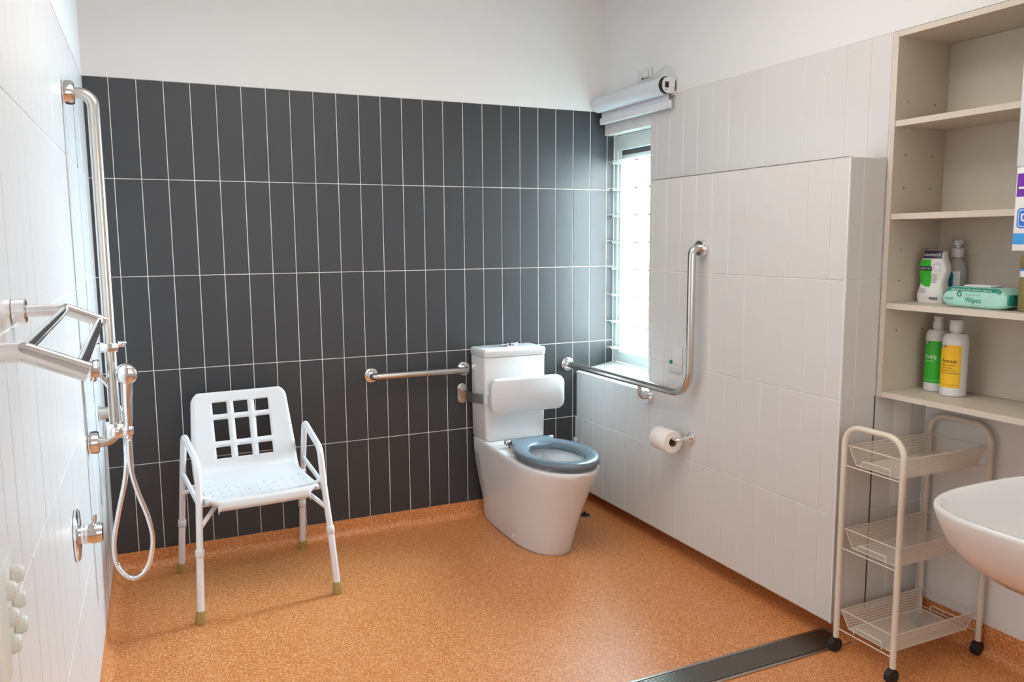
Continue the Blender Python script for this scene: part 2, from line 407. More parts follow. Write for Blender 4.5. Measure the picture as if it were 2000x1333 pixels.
# ------------------------------------------------------------------ toilet
def polar(poly, c, n):
    """resample a closed polygon by angle about c"""
    out = []; m = len(poly)
    for k in range(n):
        a = 2*PI*k/n; dx, dy = math.cos(a), math.sin(a); best = None
        for i in range(m):
            (x0,y0),(x1,y1) = poly[i], poly[(i+1) % m]; ex, ey = x1-x0, y1-y0; den = dx*ey-dy*ex
            if abs(den) < 1e-12: continue
            t = ((x0-c[0])*ey-(y0-c[1])*ex)/den; s = ((x0-c[0])*dy-(y0-c[1])*dx)/den
            if t > 0 and -1e-9 <= s <= 1+1e-9 and (best is None or t > best): best = t
        out.append((c[0]+dx*best, c[1]+dy*best))
    return out
def ell(cx, cy, ax, ay, n=96): return [(cx+ax*math.cos(2*PI*k/n), cy+ay*math.sin(2*PI*k/n)) for k in range(n)]
def dshape(yb, yf, hb, hw, ym, rb=.02, n=40):
    """D outline: square back at yb, widest hw at ym, half ellipse to yf"""
    pts = []
    for k in range(n+1): a = PI*k/n-PI/2; pts.append((hw*math.sin(a), ym-(ym-yf)*math.cos(a)))   # front, left to right
    for k in range(1,9): t = k/8; pts.append((hw+(hb-hw)*t*t, ym+(yb-rb-ym)*t))
    for k in range(1,6): a = PI/2*k/5; pts.append((hb-rb+rb*math.cos(a), yb-rb+rb*math.sin(a)))
    left = [(-x,y) for x,y in pts[n+1:]]; return pts+left[::-1]
N = 80; PC = (0,-.50)
tl = thing('toilet', 'white close-coupled toilet with grey-blue seat beside the window wall', 'toilet', (1.822,0,0))
secs = [(0,-.045,-.668,.118,.128,-.44),(.012,-.04,-.676,.120,.131,-.44),(.10,-.03,-.705,.130,.138,-.45),(.20,-.02,-.748,.142,.150,-.48),
        (.30,-.016,-.800,.152,.163,-.53),(.37,-.014,-.842,.157,.173,-.56),(.405,-.013,-.862,.158,.178,-.57),(.421,-.013,-.868,.158,.179,-.57),(.428,-.016,-.864,.155,.175,-.57),(.430,-.022,-.856,.149,.168,-.57)]
rings = [[(x,y,z) for x,y in polar(dshape(yb,yf,hb,hw,ym), PC, N)] for z,yb,yf,hb,hw,ym in secs]
bc = (0,-.605)
for z, ax, ay in ((.430,.132,.212),(.424,.122,.202),(.40,.116,.195),(.33,.104,.172),(.26,.082,.13),(.21,.058,.085),(.20,.03,.04)):
    rings.append([(x,y,z) for x,y in polar(ell(*bc,ax,ay), PC if z > .3 else (0,-.58), N)])
pan = loft('pan', rings, M['porcelain'], tl, smooth=50)
loft('base_seal', [[(x,y,z) for x,y in polar(dshape(-.045,-.670,.120,.130,-.44), PC, N)] for z in (.0005,.006)], M['drain'], tl)
loft('bowl_water', [[(x,y,z) for x,y in ell(0,-.60,.079,.125)] for z in (.250,.2515)], M['water'], tl)
lathe('screw_cap', [(.009,.004),(.009,-.003),(.005,-.006)], M['plastic'], pan, 16, (-.1325,-.445,.036), 'x')
# seat ring
SC = (0,-.612)
prof = [(0,.0),(.004,-.010),(.10,-.014),(.90,-.014),(.985,-.008),(1,.002),(.975,.010),(.86,.016),(.55,.019),(.25,.014),(.08,.008)]
rings = []
for k in range(N):
    a = 2*PI*k/N; i = (SC[0]+.108*math.cos(a), SC[1]-.005+.170*math.sin(a)); o = (SC[0]+.175*math.cos(a), SC[1]+.258*math.sin(a))
    rings.append([(i[0]+(o[0]-i[0])*s, i[1]+(o[1]-i[1])*s, .456+h) for s, h in prof])
n = len(prof); vv = [q for r in rings for q in r]; ff = [(k*n+j, k*n+(j+1) % n, ((k+1) % N)*n+(j+1) % n, ((k+1) % N)*n+j) for k in range(N) for j in range(n)]
seat = mesh_obj('seat', vv, ff, M['blueseat'], tl, smooth=True)
loft('hinge_bar', [[(x,-.345+y*1.1,.455+z) for y,z in rrect(.05,.026,.011,4)] for x in (-.100,-.098,-.05,0,.05,.098,.100)], M['blueseat'], seat, smooth=50)
mesh_obj('seat_tongue', [(-.098,-.355,.450),(.098,-.355,.450),(.14,-.47,.445),(-.14,-.47,.445),(-.098,-.355,.466),(.098,-.355,.466),(.13,-.47,.462),(-.13,-.47,.462)], BOXF, M['blueseat'], seat)
for s in (-1,1):
    lathe('hinge_cap', [(.013,0),(.014,.003),(.014,.022),(.011,.026)], M['chrome'], seat, 18, (s*.101 if s > 0 else -.127,-.345,.457), 'x')
    lathe('hinge_post', [(.010,.4305),(.010,.446)], M['chrome'], seat, 14, (s*.112,-.345,0))
for x, y in ((-.10,-.76),(.10,-.76),(-.15,-.5),(.15,-.5)): box('seat_buffer', x-.016,x+.016,y-.008,y+.008,.4302,.443, M['plastic'], seat, .003)
# cistern
cb = loft('cistern', [[(x,y-.106,z) for x,y in rrect(w,d,.014,4)] for z,w,d in ((.4303,.312,.172),(.436,.320,.180),(.60,.324,.182),(.842,.327,.184),(.846,.323,.180))], M['porcelain'], tl, smooth=50)
lid = loft('cistern_lid', [[(x,y-.107,z) for x,y in rrect(w,d,r,5)] for z,w,d,r in ((.8475,.326,.184,.012),(.850,.332,.190,.014),(.874,.334,.192,.014),(.882,.328,.186,.014),(.8845,.316,.174,.012))], M['porcelain'], tl, smooth=50)
lathe('flush_plate', [(.030,.8846),(.030,.889),(.027,.891)], M['chrome'], lid, 24, (.02,-.10,0))
box('flush_lever', -.038,.006,-.113,-.087,.8912,.899, M['chrome'], lid, .003)
box('flush_lever', .014,.052,-.116,-.084,.8912,.903, M['chrome'], lid, .003)

# padded backrest on its steel arm
br = thing('support_cushion', 'white padded toilet backrest on a flat steel wall arm', 'backrest', (1.612,0,.648))
loft('wall_plate', [[(x,y,z) for x,z in rrect(.054*s,.104*s,.0265*s,7)] for y,s in ((-.0015,1),(-.011,1),(-.014,.93))], M['steel'], br, smooth=50)
pth = fillet([(0,-.012,0),(0,-.14,0),(.045,-.236,.0),(.30,-.245,.005)], [.06,.05], 8); vv, ff = [], []
for i, q in enumerate(pth):
    t = (pth[min(i+1,len(pth)-1)]-pth[max(i-1,0)]).normalized(); nn = Vector((t.y,-t.x,0)).normalized()*.004; zz = Vector((0,0,.0235))
    vv += [q-nn-zz, q+nn-zz, q+nn+zz, q-nn+zz]
for i in range(len(pth)-1):
    for j in range(4): ff.append((i*4+j, i*4+(j+1) % 4, i*4+4+(j+1) % 4, i*4+4+j))
ff += [(0,1,2,3), tuple(len(vv)-4+j for j in range(4))]
mesh_obj('arm', vv, ff, M['steel'], br, smooth=40)
loft('pad', [[(.236+x,y,.021+z) for x,z in rrect(.392-(1-s)*.2,.168-(1-s)*.2,.040,8)] for y,s in ((-.2500,.94),(-.254,.98),(-.262,1),(-.284,1),(-.292,.985),(-.296,.95))], M['plastic'], br, smooth=60)

# ------------------------------------------------------------------ grab rails
def flange(parent, at, axis, sgn, r=.040, dpt=.026):
    x, y, z = at
    pr = [(r,0),(r,.006),(r*.93,.010),(r*.66,.011),(r*.62,dpt)] if dpt <= .012 else [(r,0),(r,dpt*.8),(r*.9,dpt),(r*.55,dpt)]
    o = lathe('flange', [(a, sgn*h) for a, h in pr], M['chrome'], parent, 28, (x,y,z), axis); return o
gb = thing('grab_rail', 'short horizontal steel grab rail on the charcoal wall', 'grab rail', (1.39,0,.774))
tube('rail', fillet([(-.240,-.004,0),(-.240,-.062,0),(.232,-.062,-.002),(.232,-.004,-.002)], .045, 8), .0165, M['steel'], gb, 18)
flange(gb, (-.240,-.0008,0), 'y', -1, .036, .012); flange(gb, (.232,-.0008,-.002), 'y', -1, .036, .012)
gl = thing('grab_rail', 'L-shaped steel grab rail running past the window up the white wall', 'grab rail', (2.216,-.69,.757))
tube('rail', fillet([(0,.686,-.003),(0,-.362,.004),(0,-.362,.615),(.056,-.362,.615)], [.11,.055], 10), .0165, M['steel'], gl, 18)
tube('support_stub', fillet([(.0,.0,-.012),(.0,.0,-.066),(.054,.0,-.070)], .035, 8), .0095, M['steel'], gl, 14)
flange(gl, (0,.6885,-.003), 'y', -1, .036, .014); flange(gl, (.0590,-.362,.615), 'x', -1, .034, .026); flange(gl, (.0590,0,-.070), 'x', -1, .034, .026)
gv = thing('grab_rail', 'tall vertical steel shower grab rail on the white left wall', 'grab rail', (-.009,-.90,.76))
tube('rail', fillet([(.004,0,.02),(.081,0,.02),(.081,0,1.10),(.004,0,1.10)], .075, 10), .0175, M['steel'], gv, 20)
flange(gv, (.0012,0,.02), 'x', 1, .036, .030); flange(gv, (.0012,0,1.10), 'x', 1, .036, .030)

# ------------------------------------------------------------------ shower: hand piece, slider, hose, soap dish, mixer
sh = thing('hand_shower', 'chrome hand shower standing in its slider with looped metal hose', 'shower', (.072,-.90,.815))
box('slider', -.030,.026,-.028,.028,-.024,.024, M['chrome'], sh, .006)
box('holder_arm', .020,.052,-.045,-.012,-.014,.016, M['chrome'], sh, .006)
lathe('slider_knob', [(.012,.0),(.014,-.004),(.014,-.018),(.009,-.022)], M['chrome'], sh, 18, (.0,-.029,0), 'y')
hx, hy = .036, -.030
hd = tube('handle', [(hx,hy,.0),(hx+.001,hy,.04),(hx+.002,hy,.10),(hx+.004,hy,.145),(hx+.006,hy-.004,.172)], [.0125,.0145,.017,.0185,.019], M['chrome'], sh, 18)
loft('spray_head', [[(hx+.006+r*math.cos(2*PI*k/28), hy-.002+d, .182+r*1.05*math.sin(2*PI*k/28)) for k in range(28)] for d, r in ((-.022,.018),(-.018,.027),(-.008,.032),(.006,.033),(.014,.030),(.016,.026))], M['chrome'], hd, smooth=50)
lathe('hose_nut', [(.009,0),(.011,-.006),(.011,-.022),(.008,-.026)], M['chrome'], hd, 14, (hx,hy,0))
ctrl = [(-.068,-.045,.21),(-.035,-.030,.185),(-.005,.028,.12),(.022,.030,.02),(.026,-.012,-.08),(.018,-.022,-.16),(-.008,-.02,-.27),(-.027,-.02,-.37),(-.018,-.02,-.45),(.022,-.02,-.495),(.066,-.02,-.465),(.087,-.02,-.38),(.078,-.022,-.30),(.050,-.026,-.20),(.036,-.030,-.12),(.036,-.030,-.026)]
def spline(cp, n=8):
    cp = [Vector(q) for q in cp]; out = []
    for i in range(len(cp)-1):
        p0, p1, p2, p3 = cp[max(i-1,0)], cp[i], cp[i+1], cp[min(i+2,len(cp)-1)]
        for k in range(n):
            t = k/n; out.append(.5*((2*p1)+(p2-p0)*t+(2*p0-5*p1+4*p2-p3)*t*t+(3*p1-p0-3*p2+p3)*t**3))
    return out+[cp[-1]]
sp = spline(ctrl, 30)
tube('hose', sp, [.0082 if i % 2 else .0068 for i in range(len(sp))], M['chrome'], sh, 12)
we = thing('water_outlet', 'chrome water outlet block on the white wall behind the rail', 'outlet', (-.010,-.95,1.02))
box('body', .001,.050,-.022,.022,-.022,.030, M['chrome'], we, .006)
lathe('collar', [(.030,0.0008),(.030,.004),(.026,.006)], M['chrome'], we, 24, (0,0,0), 'x')
tube('spout', [(.035,0,-.02),(.030,0,-.035)], .009, M['chrome'], we, 12)
wc = thing('wall_stop', 'short brushed cylinder stop on the white wall near the corner', 'stop', (.0015,-.36,.77))
lathe('collar', [(.030,.0008),(.030,.004)], M['chrome'], wc, 24, (0,0,0), 'x'); lathe('cylinder', [(.024,.004),(.024,.050),(.020,.054)], M['steel'], wc, 24, (0,0,0), 'x')
sd = thing('soap_dish', 'chrome oval soap dish clipped to the tall shower rail', 'soap dish', (.072,-.90,1.082))
box('clip', -.030,.024,-.026,.026,-.014,.014, M['chrome'], sd, .005)
loft('dish', [[(.004+a*math.cos(2*PI*k/32), .042+b*math.sin(2*PI*k/32), z) for k in range(32)] for z,a,b in ((.002,.034,.022),(-.004,.040,.030),(.006,.046,.036),(.008,.045,.035),(.004,.040,.030),(.001,.030,.02))], M['chrome'], sd, smooth=50)
mx = thing('shower_mixer', 'round chrome shower mixer with knob on the white wall', 'mixer', (-.0195,-1.46,.668), -.019)
lathe('plate', [(.066,.0012),(.066,.006),(.062,.010),(.030,.013)], M['chrome'], mx, 40, (0,0,0), 'x')
kn = lathe('knob', [(.024,.0132),(.024,.020),(.026,.022),(.026,.058),(.0245,.062)], M['chrome'], mx, 28, (0,0,0), 'x')
tube('lever', [(.045,0,.02),(.047,0,.046)], .0045, M['chrome'], kn, 10)

# ------------------------------------------------------------------ chrome towel rack on the left wall
tr = thing('towel_rack', 'chrome two-bar towel rack at the left edge of the white wall', 'towel rack', (-.040,-2.45,1.285))
def arm(y, wx):
    return tube('arm', fillet([(wx+.004,y,.010),(.087,y,.010),(.146,y,-.016)], .02, 6), .0108, M['chrome'], tr, 18)
arm(.30, .008); arm(-.30, -.004)
for x, z in ((.086,.010),(.137,-.012)): tube('cross_bar', [(x,-.296,z),(x,.296,z)], .0068, M['chrome'], tr, 16)
lathe('flange', [(.021,.0075),(.021,.026),(.019,.028)], M['chrome'], tr, 26, (0,.30,.010), 'x'); lathe('flange', [(.021,-.0035),(.021,.015),(.019,.017)], M['chrome'], tr, 26, (0,-.30,.010), 'x')

# cream switch box low on the left wall
sw = thing('switch_box', 'cream plastic switch box with six rocker buttons at lower left', 'switch box', (-.046,-2.70,1.0), -.019)
box('housing', .001,.058,-.10,-.028,-.066,.066, M['cream'], sw, .008, 3)
pl = box('button_plate', .001,.048,-.026,.095,-.070,.045, M['cream'], sw, .004)
for yy in (.012,.064):
    for zz in (-.048,-.016,.016):
        loft('rocker_button', [[(x,yy+y*s,zz+z*s) for y,z in rrect(.017,.023,.0083,6)] for x,s in ((.0482,1),(.054,1),(.059,.85),(.061,.5))], M['cream'], pl, smooth=60)

# ------------------------------------------------------------------ toilet roll and holder, call plate, small plumbing
rh = thing('toilet_roll_holder', 'chrome toilet roll holder on the white wall', 'roll holder', (W,-1.000,.566))
lathe('flange', [(.024,-.0008),(.024,-.010),(.021,-.013)], M['chrome'], rh, 26, (0,0,0), 'x')
tube('arm', fillet([(-.010,0,0),(-.074,0,-.006),(-.074,.150,-.006)], .012, 5), .0085, M['chrome'], rh, 16)
lathe('end_cap', [(.0115,.150),(.0115,.158),(.009,.160)], M['chrome'], rh, 16, (-.074,0,-.006), 'y')
rl = thing('toilet_roll', 'white toilet roll hanging on its chrome holder', 'toilet roll', (W-.074,-.912,.545))
lathe('paper', [(.0205,-.055),(.047,-.055),(.0495,-.052),(.0495,.052),(.047,.055),(.0205,.055)], M['paper'], rl, 40, (0,0,0), 'y', False, False)
lathe('core', [(.0205,-.054),(.0192,-.0545),(.0192,.0545),(.0205,.054)], M['card'], rl, 30, (0,0,0), 'y', False, False)
cp = thing('call_plate', 'white wall plate with green button half behind the grab rail', 'wall plate', (W,-.885,.888))
pl = box('plate', -.009,-.0012,-.042,.050,-.057,.057, M['plastic'], cp, .003)
box('inner_frame', -.0105,-.0092,-.034,.042,-.048,.046, M['plastic'], pl, .0005)
lathe('green_button', [(.009,-.0106),(.0085,-.015),(.006,-.017)], M['grn_lamp'], pl, 18, (0,.026,-.012), 'x')
lathe('round_button', [(.009,-.0106),(.0085,-.015),(.006,-.017)], M['cream'], pl, 18, (0,-.012,-.012), 'x')
vl = thing('stop_valve', 'small white plastic stop valve in the corner behind the toilet', 'valve', (2.262,-.022,.318))
lathe('body', [(.009,-.030),(.009,.012),(.012,.014),(.012,.030),(.010,.033)], M['plastic'], vl, 18)
tube('inlet', [(0,0,-.005),(0,.0212,-.005)], .006, M['chrome'], vl, 10)
fw = thing('floor_waste', 'small round black floor waste behind the toilet', 'floor waste', (2.178,-.262,0))
lathe('ring', [(.032,.0005),(.032,.004),(.027,.0045),(.027,.002)], M['drain'], fw, 28); lathe('cover', [(.0265,.0006),(.0265,.003)], M['black'], fw, 24)
lathe('knob', [(.007,.003),(.007,.020),(.004,.023)], M['black'], fw, 14)

# ------------------------------------------------------------------ roller blind and its socket
rb = thing('roller_blind', 'rolled-up white roller blind over the louvre window', 'blind', (2.392,-.32,2.105))
lathe('roll', [(.0405,-.285),(.0405,.300)], M['fabric'], rb, 40, (0,0,0), 'y')
box('hanging_fabric', .0200,.0215,-.285,.300,-.075,-.015, M['fabric'], rb)
bar = loft('bottom_bar', [[(.021+x,y,-.082+z) for x,z in rrect(.020,.036,.0095,5)] for y in (-.290,.304)], M['enamel'], rb, smooth=50)
loft('end_cap', [[(.021+x*s,y,-.082+z*s) for x,z in rrect(.022,.038,.0105,5)] for y,s in ((-.2905,1),(-.296,1),(-.298,.8))], M['plastic'], bar, smooth=50)
lathe('end_plug', [(.0385,-.2865),(.0385,-.2955)], M['black'], rb, 36, (0,0,0), 'y')
bk = loft('bracket', [[(.012+x,y,z) for x,z in rrect(.076,.072,.030,7)] for y in (-.2965,-.3015)], M['plastic'], rb, smooth=50)
box('slot', -.014,.006,-.3030,-.3017,-.012,.014, M['ink'], bk)
for x, z in ((.036,-.012),(.036,-.024),(-.008,-.022)): lathe('screw', [(.0022,-.3017),(.0022,-.3030)], M['ink'], bk, 10, (x,0,z), 'y')
box('bracket_foot', .040,.0498,-.3015,-.270,-.040,.036, M['plastic'], rb, .002)
lathe('far_plug', [(.0385,.301),(.0385,.308)], M['plastic'], rb, 36, (0,0,0), 'y')
tube('power_cord', spline([(.030,-.292,.036),(.034,-.286,.075),(.036,-.235,.098),(.034,-.175,.082),(.030,-.128,.064),(.028,-.095,.062)], 8), .0022, M['cream'], rb, 8)
sk = thing('socket', 'small white wall socket with plug above the roller blind', 'socket', (X1,-.378,2.192))
box('plate', -.012,-.0005,-.052,.058,-.034,.034, M['plastic'], sk, .003)
lathe('cable_hole', [(.009,-.0122),(.009,-.0128)], M['ink'], sk, 18, (0,.014,-.008), 'x')
box('plug', -.034,-.0128,-.044,-.012,-.017,.017, M['cream'], sk, .005)
tube('short_cord', spline([(-.0135,.014,-.010),(-.026,.004,-.012),(-.027,-.012,-.006)], 6), .0028, M['cream'], sk, 8)
# ------------------------------------------------------------------ shower chair
ch = thing('shower_chair', 'white plastic shower chair with arms in front of the charcoal tiles', 'chair', (.544,-.37,0), math.radians(4.2))
for s in (-1,1):
    up = [(s*.2475,-.238,.262),(s*.236,-.205,.45),(s*.232,-.185,.585),(s*.243,.085,.640),(s*.247,.135,.50),(s*.2535,.218,.238)]
    tube('side_frame', fillet(up, [.2,.05,.035,.2], 8), .0125, M['enamel'], ch, 16)
    for (x0,y0,z0),(x1,y1) in (((s*.2475,-.238,.262),(s*.261,-.27)), ((s*.2535,.218,.238),(s*.261,.27))):
        top, bot = Vector((x0,y0,z0)), Vector((x1,y1,.012)); d = (bot-top).normalized()
        lg = tube('leg', [top-d*.01, bot], .0135, M['enamel'], ch, 16)
        tube('collar', [top-d*.012, top-d*.010, top+d*.016, top+d*.018], [.015,.0165,.0165,.015], M['plastic'], lg, 18)
        tube('rubber_tip', [bot-d*.036, bot-d*.033, bot-d*.008, Vector((x1,y1,.0008))], [.0155,.0165,.0195,.0185], M['rubber'], lg, 18)
    tube('side_rail', [(s*.2375,-.208,.434),(s*.2475,.145,.468)], .009, M['enamel'], ch, 12)
    tube('brace', [(s*.243,-.223,.345),(s*.165,-.165,.418)], .009, M['enamel'], ch, 12)
    tube('brace', [(s*.250,.175,.375),(s*.200,.06,.424)], .009, M['enamel'], ch, 12)
    tube('seat_link', [(s*.236,-.195,.462),(s*.196,-.19,.440)], .009, M['enamel'], ch, 12)
for y, z in ((-.165,.420),(.075,.424)): tube('cross_tube', [(-.238,y,z),(.238,y,z)], .010, M['enamel'], ch, 12)
# one-piece moulded shell: seat, curve and backrest with nine windows and drain holes
seatp = [(-.243,.437)]+[(-.236+.0115*k, .452-.004*math.sin(PI*min(1,k/25))) for k in range(26)]
curve = [(.066,.4525),(.083,.460),(.098,.474),(.108,.492),(.1145,.508)]
backz = [.516+.0115*k for k in range(5)]+[.574,.586]+[.586+.01075*k for k in range(1,9)]+[.683,.694]+[.694+.012*k for k in range(1,5)]+[.750,.758,.768,.777,.784]
backp = [(.1145+(z-.508)*.30, z) for z in backz]
prof = seatp+curve+backp; nb = len(seatp)+len(curve)
xc = [-.115]
for w_ in [.0118]*5+[.0133]*2+[.0118]*5+[.0133]*2+[.0118]*5: xc.append(xc[-1]+w_)
xs = [-.205+.01125*k for k in range(8)]+xc+[.115+.01125*(k+1) for k in range(8)]
def halfw(i):
    y, z = prof[i]
    if i < len(seatp): w = .212-.006*(i/len(seatp)); e = y+.243
    elif i < nb: w = .206; e = 1
    else: w = .208-.022*(z-.508)/.28; e = .790-z
    r = .045
    if e < r: w -= r-math.sqrt(max(0, r*r-(r-e)**2))
    return w
vv, ff, gid = [], [], {}
NC = len(xs)
rows = []
for i, (y, z) in enumerate(prof):
    a, b = prof[max(i-1,0)], prof[min(i+1,len(prof)-1)]; t = Vector((0,b[0]-a[0],b[1]-a[1])).normalized(); nn = Vector((0,-t.z,t.y))
    if i == 0: nn = Vector((0,-.6,.8))
    hw = halfw(i); row = []
    inner = min(hw, .205)
    for k, x in enumerate(xs):
        xx = x if abs(x) <= .1152 else math.copysign(.115+(abs(x)-.115)*(hw-.115)/.09, x)
        dish = -.010*(1-(xx/.21)**2)*(1 if i < nb else .6) if 2 < i < len(prof)-3 else -.004*(1-(xx/.21)**2)
        row.append(Vector((xx,y,z))+nn*dish)
    sk = []
    for sgn in (-1,1):
        sk.append([Vector((sgn*(hw+.006),y,z))-nn*.006, Vector((sgn*(hw+.008),y,z))-nn*.020])
    rows.append(sk[0][::-1]+row+sk[1])
first = [q+Vector((0,-.006,-.014)) for q in rows[0]]; first2 = [q+Vector((0,-.004,-.028)) for q in rows[0]]
last = [q+Vector((0,.010,-.001)) for q in rows[-1]]; last2 = [q+Vector((0,.020,-.010)) for q in rows[-1]]
grid = [first2, first]+rows+[last, last2]; NCC = NC+4
for r in grid: vv += r
def gi(i, k): return i*NCC+k
dots = set()
for j, yy in enumerate((-.195,-.165,-.135,-.105,-.075,-.045)):
    i = 2+1+round((yy+.236)/.0115)
    for c in ((5,11,17,23,29) if j % 2 == 0 else (2,8,14,20,26,32)): dots.add((i, c+2))
off = 2
for i in range(len(grid)-1):
    for k in range(NCC-1):
        q = (gi(i,k), gi(i,k+1), gi(i+1,k+1), gi(i+1,k)); ri = i-off; c = k-2
        if nb <= ri < len(prof)-1 and 8 <= c < 27:
            z0, z1 = prof[ri][1], prof[ri+1][1]; zm = (z0+z1)/2; cc = c-8
            inrow = .516 < zm < .562 or .586 < zm < .672 or .694 < zm < .742
            if inrow and cc not in (5,6,12,13): continue
        if (i,k) in dots:
            P4 = [vv[x] for x in q]; ctr = sum(P4, Vector())/4; ex = (P4[1]-P4[0]).normalized(); ey = (P4[3]-P4[0]).normalized(); base = len(vv)
            for m_ in range(8):
                a = -3*PI/4+PI/8+PI/4*m_; vv.append(ctr+ex*(.0054*math.cos(a))+ey*(.0054*math.sin(a)))
            o8 = [base+m_ for m_ in range(8)]
            for sd_ in range(4):
                ff.append((q[sd_], q[(sd_+1) % 4], o8[(2*sd_+1) % 8], o8[2*sd_])); ff.append((q[(sd_+1) % 4], o8[(2*sd_+2) % 8], o8[(2*sd_+1) % 8]))
            continue
        ff.append(q)
shell = mesh_obj('seat_shell', vv, ff, M['plastic'], ch, smooth=True, fm=[0]*len(ff))
sm = shell.modifiers.new('thickness', 'SOLIDIFY'); sm.thickness = .004; sm.offset = -1

# ------------------------------------------------------------------ floor grate
dr = thing('floor_drain', 'long steel grate drain set in the orange floor', 'drain', (1.60,-1.752,0))
box('pit', -.74,.745,-.052,.052,.0004,.0012, M['pit'], dr)
for y in (-.058,.058): box('frame_side', -.75,.755,y-.006,y+.006,.0004,.0045, M['drain'], dr, .001)
for x in (-.745,.750): box('frame_end', x-.005,x+.005,-.052,.052,.0004,.0045, M['drain'], dr, .001)
g0 = None
for k in range(15):
    y = -.0455+.0065*k
    if g0 is None: g0 = o = box('grate_bar', -.738,.743,-.0012,.0012,.0013,.0042, M['drain'], dr)
    else: o = g0.copy(); C.objects.link(o)
    o.location = (0,y,0)

# ------------------------------------------------------------------ trolley
ty = thing('trolley', 'narrow cream three-tier wire trolley on black castors in the recess', 'trolley', (2.470,-1.938,0))
HX, HY = .205, .114
for s in (-1,1):
    tube('hoop_frame', fillet([(s*HX,-HY,.050),(s*HX,-HY,.792),(s*HX,HY,.792),(s*HX,HY,.050)], .062, 10), .0098, M['trolley'], ty, 16)
for sx in (-1,1):
    for sy in (-1,1):
        c = thing('castor', '', '', (sx*HX,sy*HY,0)); del c['label'], c['category']; c.parent = ty
        lathe('stem', [(.007,.034),(.007,.052)], M['black'], c, 12)
        lathe('wheel', [(.010,-.012),(.0185,-.011),(.0200,-.006),(.0200,.006),(.0185,.011),(.010,.012)], M['black'], c, 24, (-.006,0,.0206), 'y')
        lathe('hood', [(.0235,-.010),(.0235,.010)], M['black'], c, 20, (-.004,0,.0245), 'y')
BX, BY = .196, .104
for zr, depth in ((.724,.066),(.437,.066),(.150,.066)):
    zb = zr-depth; ix, iy = BX-.018, BY-.018
    top = [(-BX,-BY,zr),(BX,-BY,zr),(BX,BY,zr),(-BX,BY,zr)]; bot = [(-ix,-iy,zb),(ix,-iy,zb),(ix,iy,zb),(-ix,iy,zb)]
    bk_ = thing('basket', '', '', (0,0,0)); del bk_['label'], bk_['category']; bk_.parent = ty
    # end sides are open wire, long sides and the bottom are fine mesh
    mesh_obj('mesh_sheet', top+bot, [(0,1,5,4),(2,3,7,6),(4,5,6,7)], M['mesh'], bk_, fm=[0]*3)
    wires = [('c', fillet(top+[top[0]], 0, 2)[:-1])]
    for a, b in zip(top, bot): wires.append([a, b])
    for s in (-1,1):
        wires.append([(s*ix,-iy,zb),(s*ix,iy,zb)])
        wires.append([(s*(HX-.001),-HY,zb-.002),(s*(HX-.001),HY,zb-.002)])
        h = fillet([(s*(ix+.010),-iy+.03,zb-.002),(s*(ix+.010),-iy+.03,zb+.022),(s*(ix+.010),iy-.03,zb+.022),(s*(ix+.010),iy-.03,zb-.002)], .008, 3); wires.append(h)
        for yy in (-HY,HY): wires.append([(s*HX,yy,zr),(s*BX,yy*.91,zr)])
    for yy in (-iy,iy): wires.append([(-ix,yy,zb),(ix,yy,zb)])
    tubes('wire_frame', wires, .0022, M['trolley'], bk_, 7)

# ------------------------------------------------------------------ open cupboard in the wall
CY0, CY1 = -1.792, -2.398
cu_ = thing('cupboard', 'beige open-shelf cupboard built into the right wall', 'cupboard', (2.57,-2.05,.870))
def cbx(name, x0,x1,y0,y1,z0,z1, m, par=None, b=.0): return box(name, x0-2.57,x1-2.57,y0+2.05,y1+2.05,z0-.87,z1-.87, m, par or cu_, b)
def board(name, x0,x1,y0,y1,z0,z1):
    o = cbx(name, x0+.0012,x1,y0,y1,z0,z1, M['beige']); cbx('edge_strip', x0,x0+.0011,y0,y1,z0,z1, M['edge'], o); return o
XF, XB = X1-.004, 2.694
board('side_panel', XF,XB,CY0-.018,CY0,.870,2.072); board('side_panel', XF,XB,CY1,CY1+.018,.870,2.072)
board('top_panel', XF,XB,CY1+.0185,CY0-.0185,2.054,2.072); board('bottom_panel', XF,XB,CY1+.0185,CY0-.0185,.870,.888)
cbx('back_panel', XB-.008,XB-.001,CY1+.0185,CY0-.0185,.889,2.053, M['beige'])
for z in (1.789,1.488,1.191):
    board('shelf', XF+.002,XB-.009,CY1+.019,CY0-.019,z-.019,z)
    for x in (2.497,2.625): lathe('shelf_pin', [(.0028,0),(.0028,.0085),(.006,.0088),(.006,.011)][::-1], M['pin'], cu_, 12, (x-2.57,CY0-.0185+2.05-.0115,z-.0255-.87), 'y')
for z in (1.852,1.680,1.574,1.370,1.265,1.095):
    for x in (2.497,2.625): lathe('peg_hole', [(.0026,0),(.0026,-.0006)], M['ink'], cu_, 10, (x-2.57,CY0-.0181+2.05,z-.87), 'y')
lathe('cover_cap', [(.0075,0),(.007,-.0012)], M['edge'], cu_, 18, (XB-.0082-2.57,-1.925+2.05,1.955-.87), 'x')
lathe('cover_cap', [(.006,0),(.0055,-.0012)], M['edge'], cu_, 18, (2.475-2.57,-1.84+2.05,2.0538-.87), 'z')

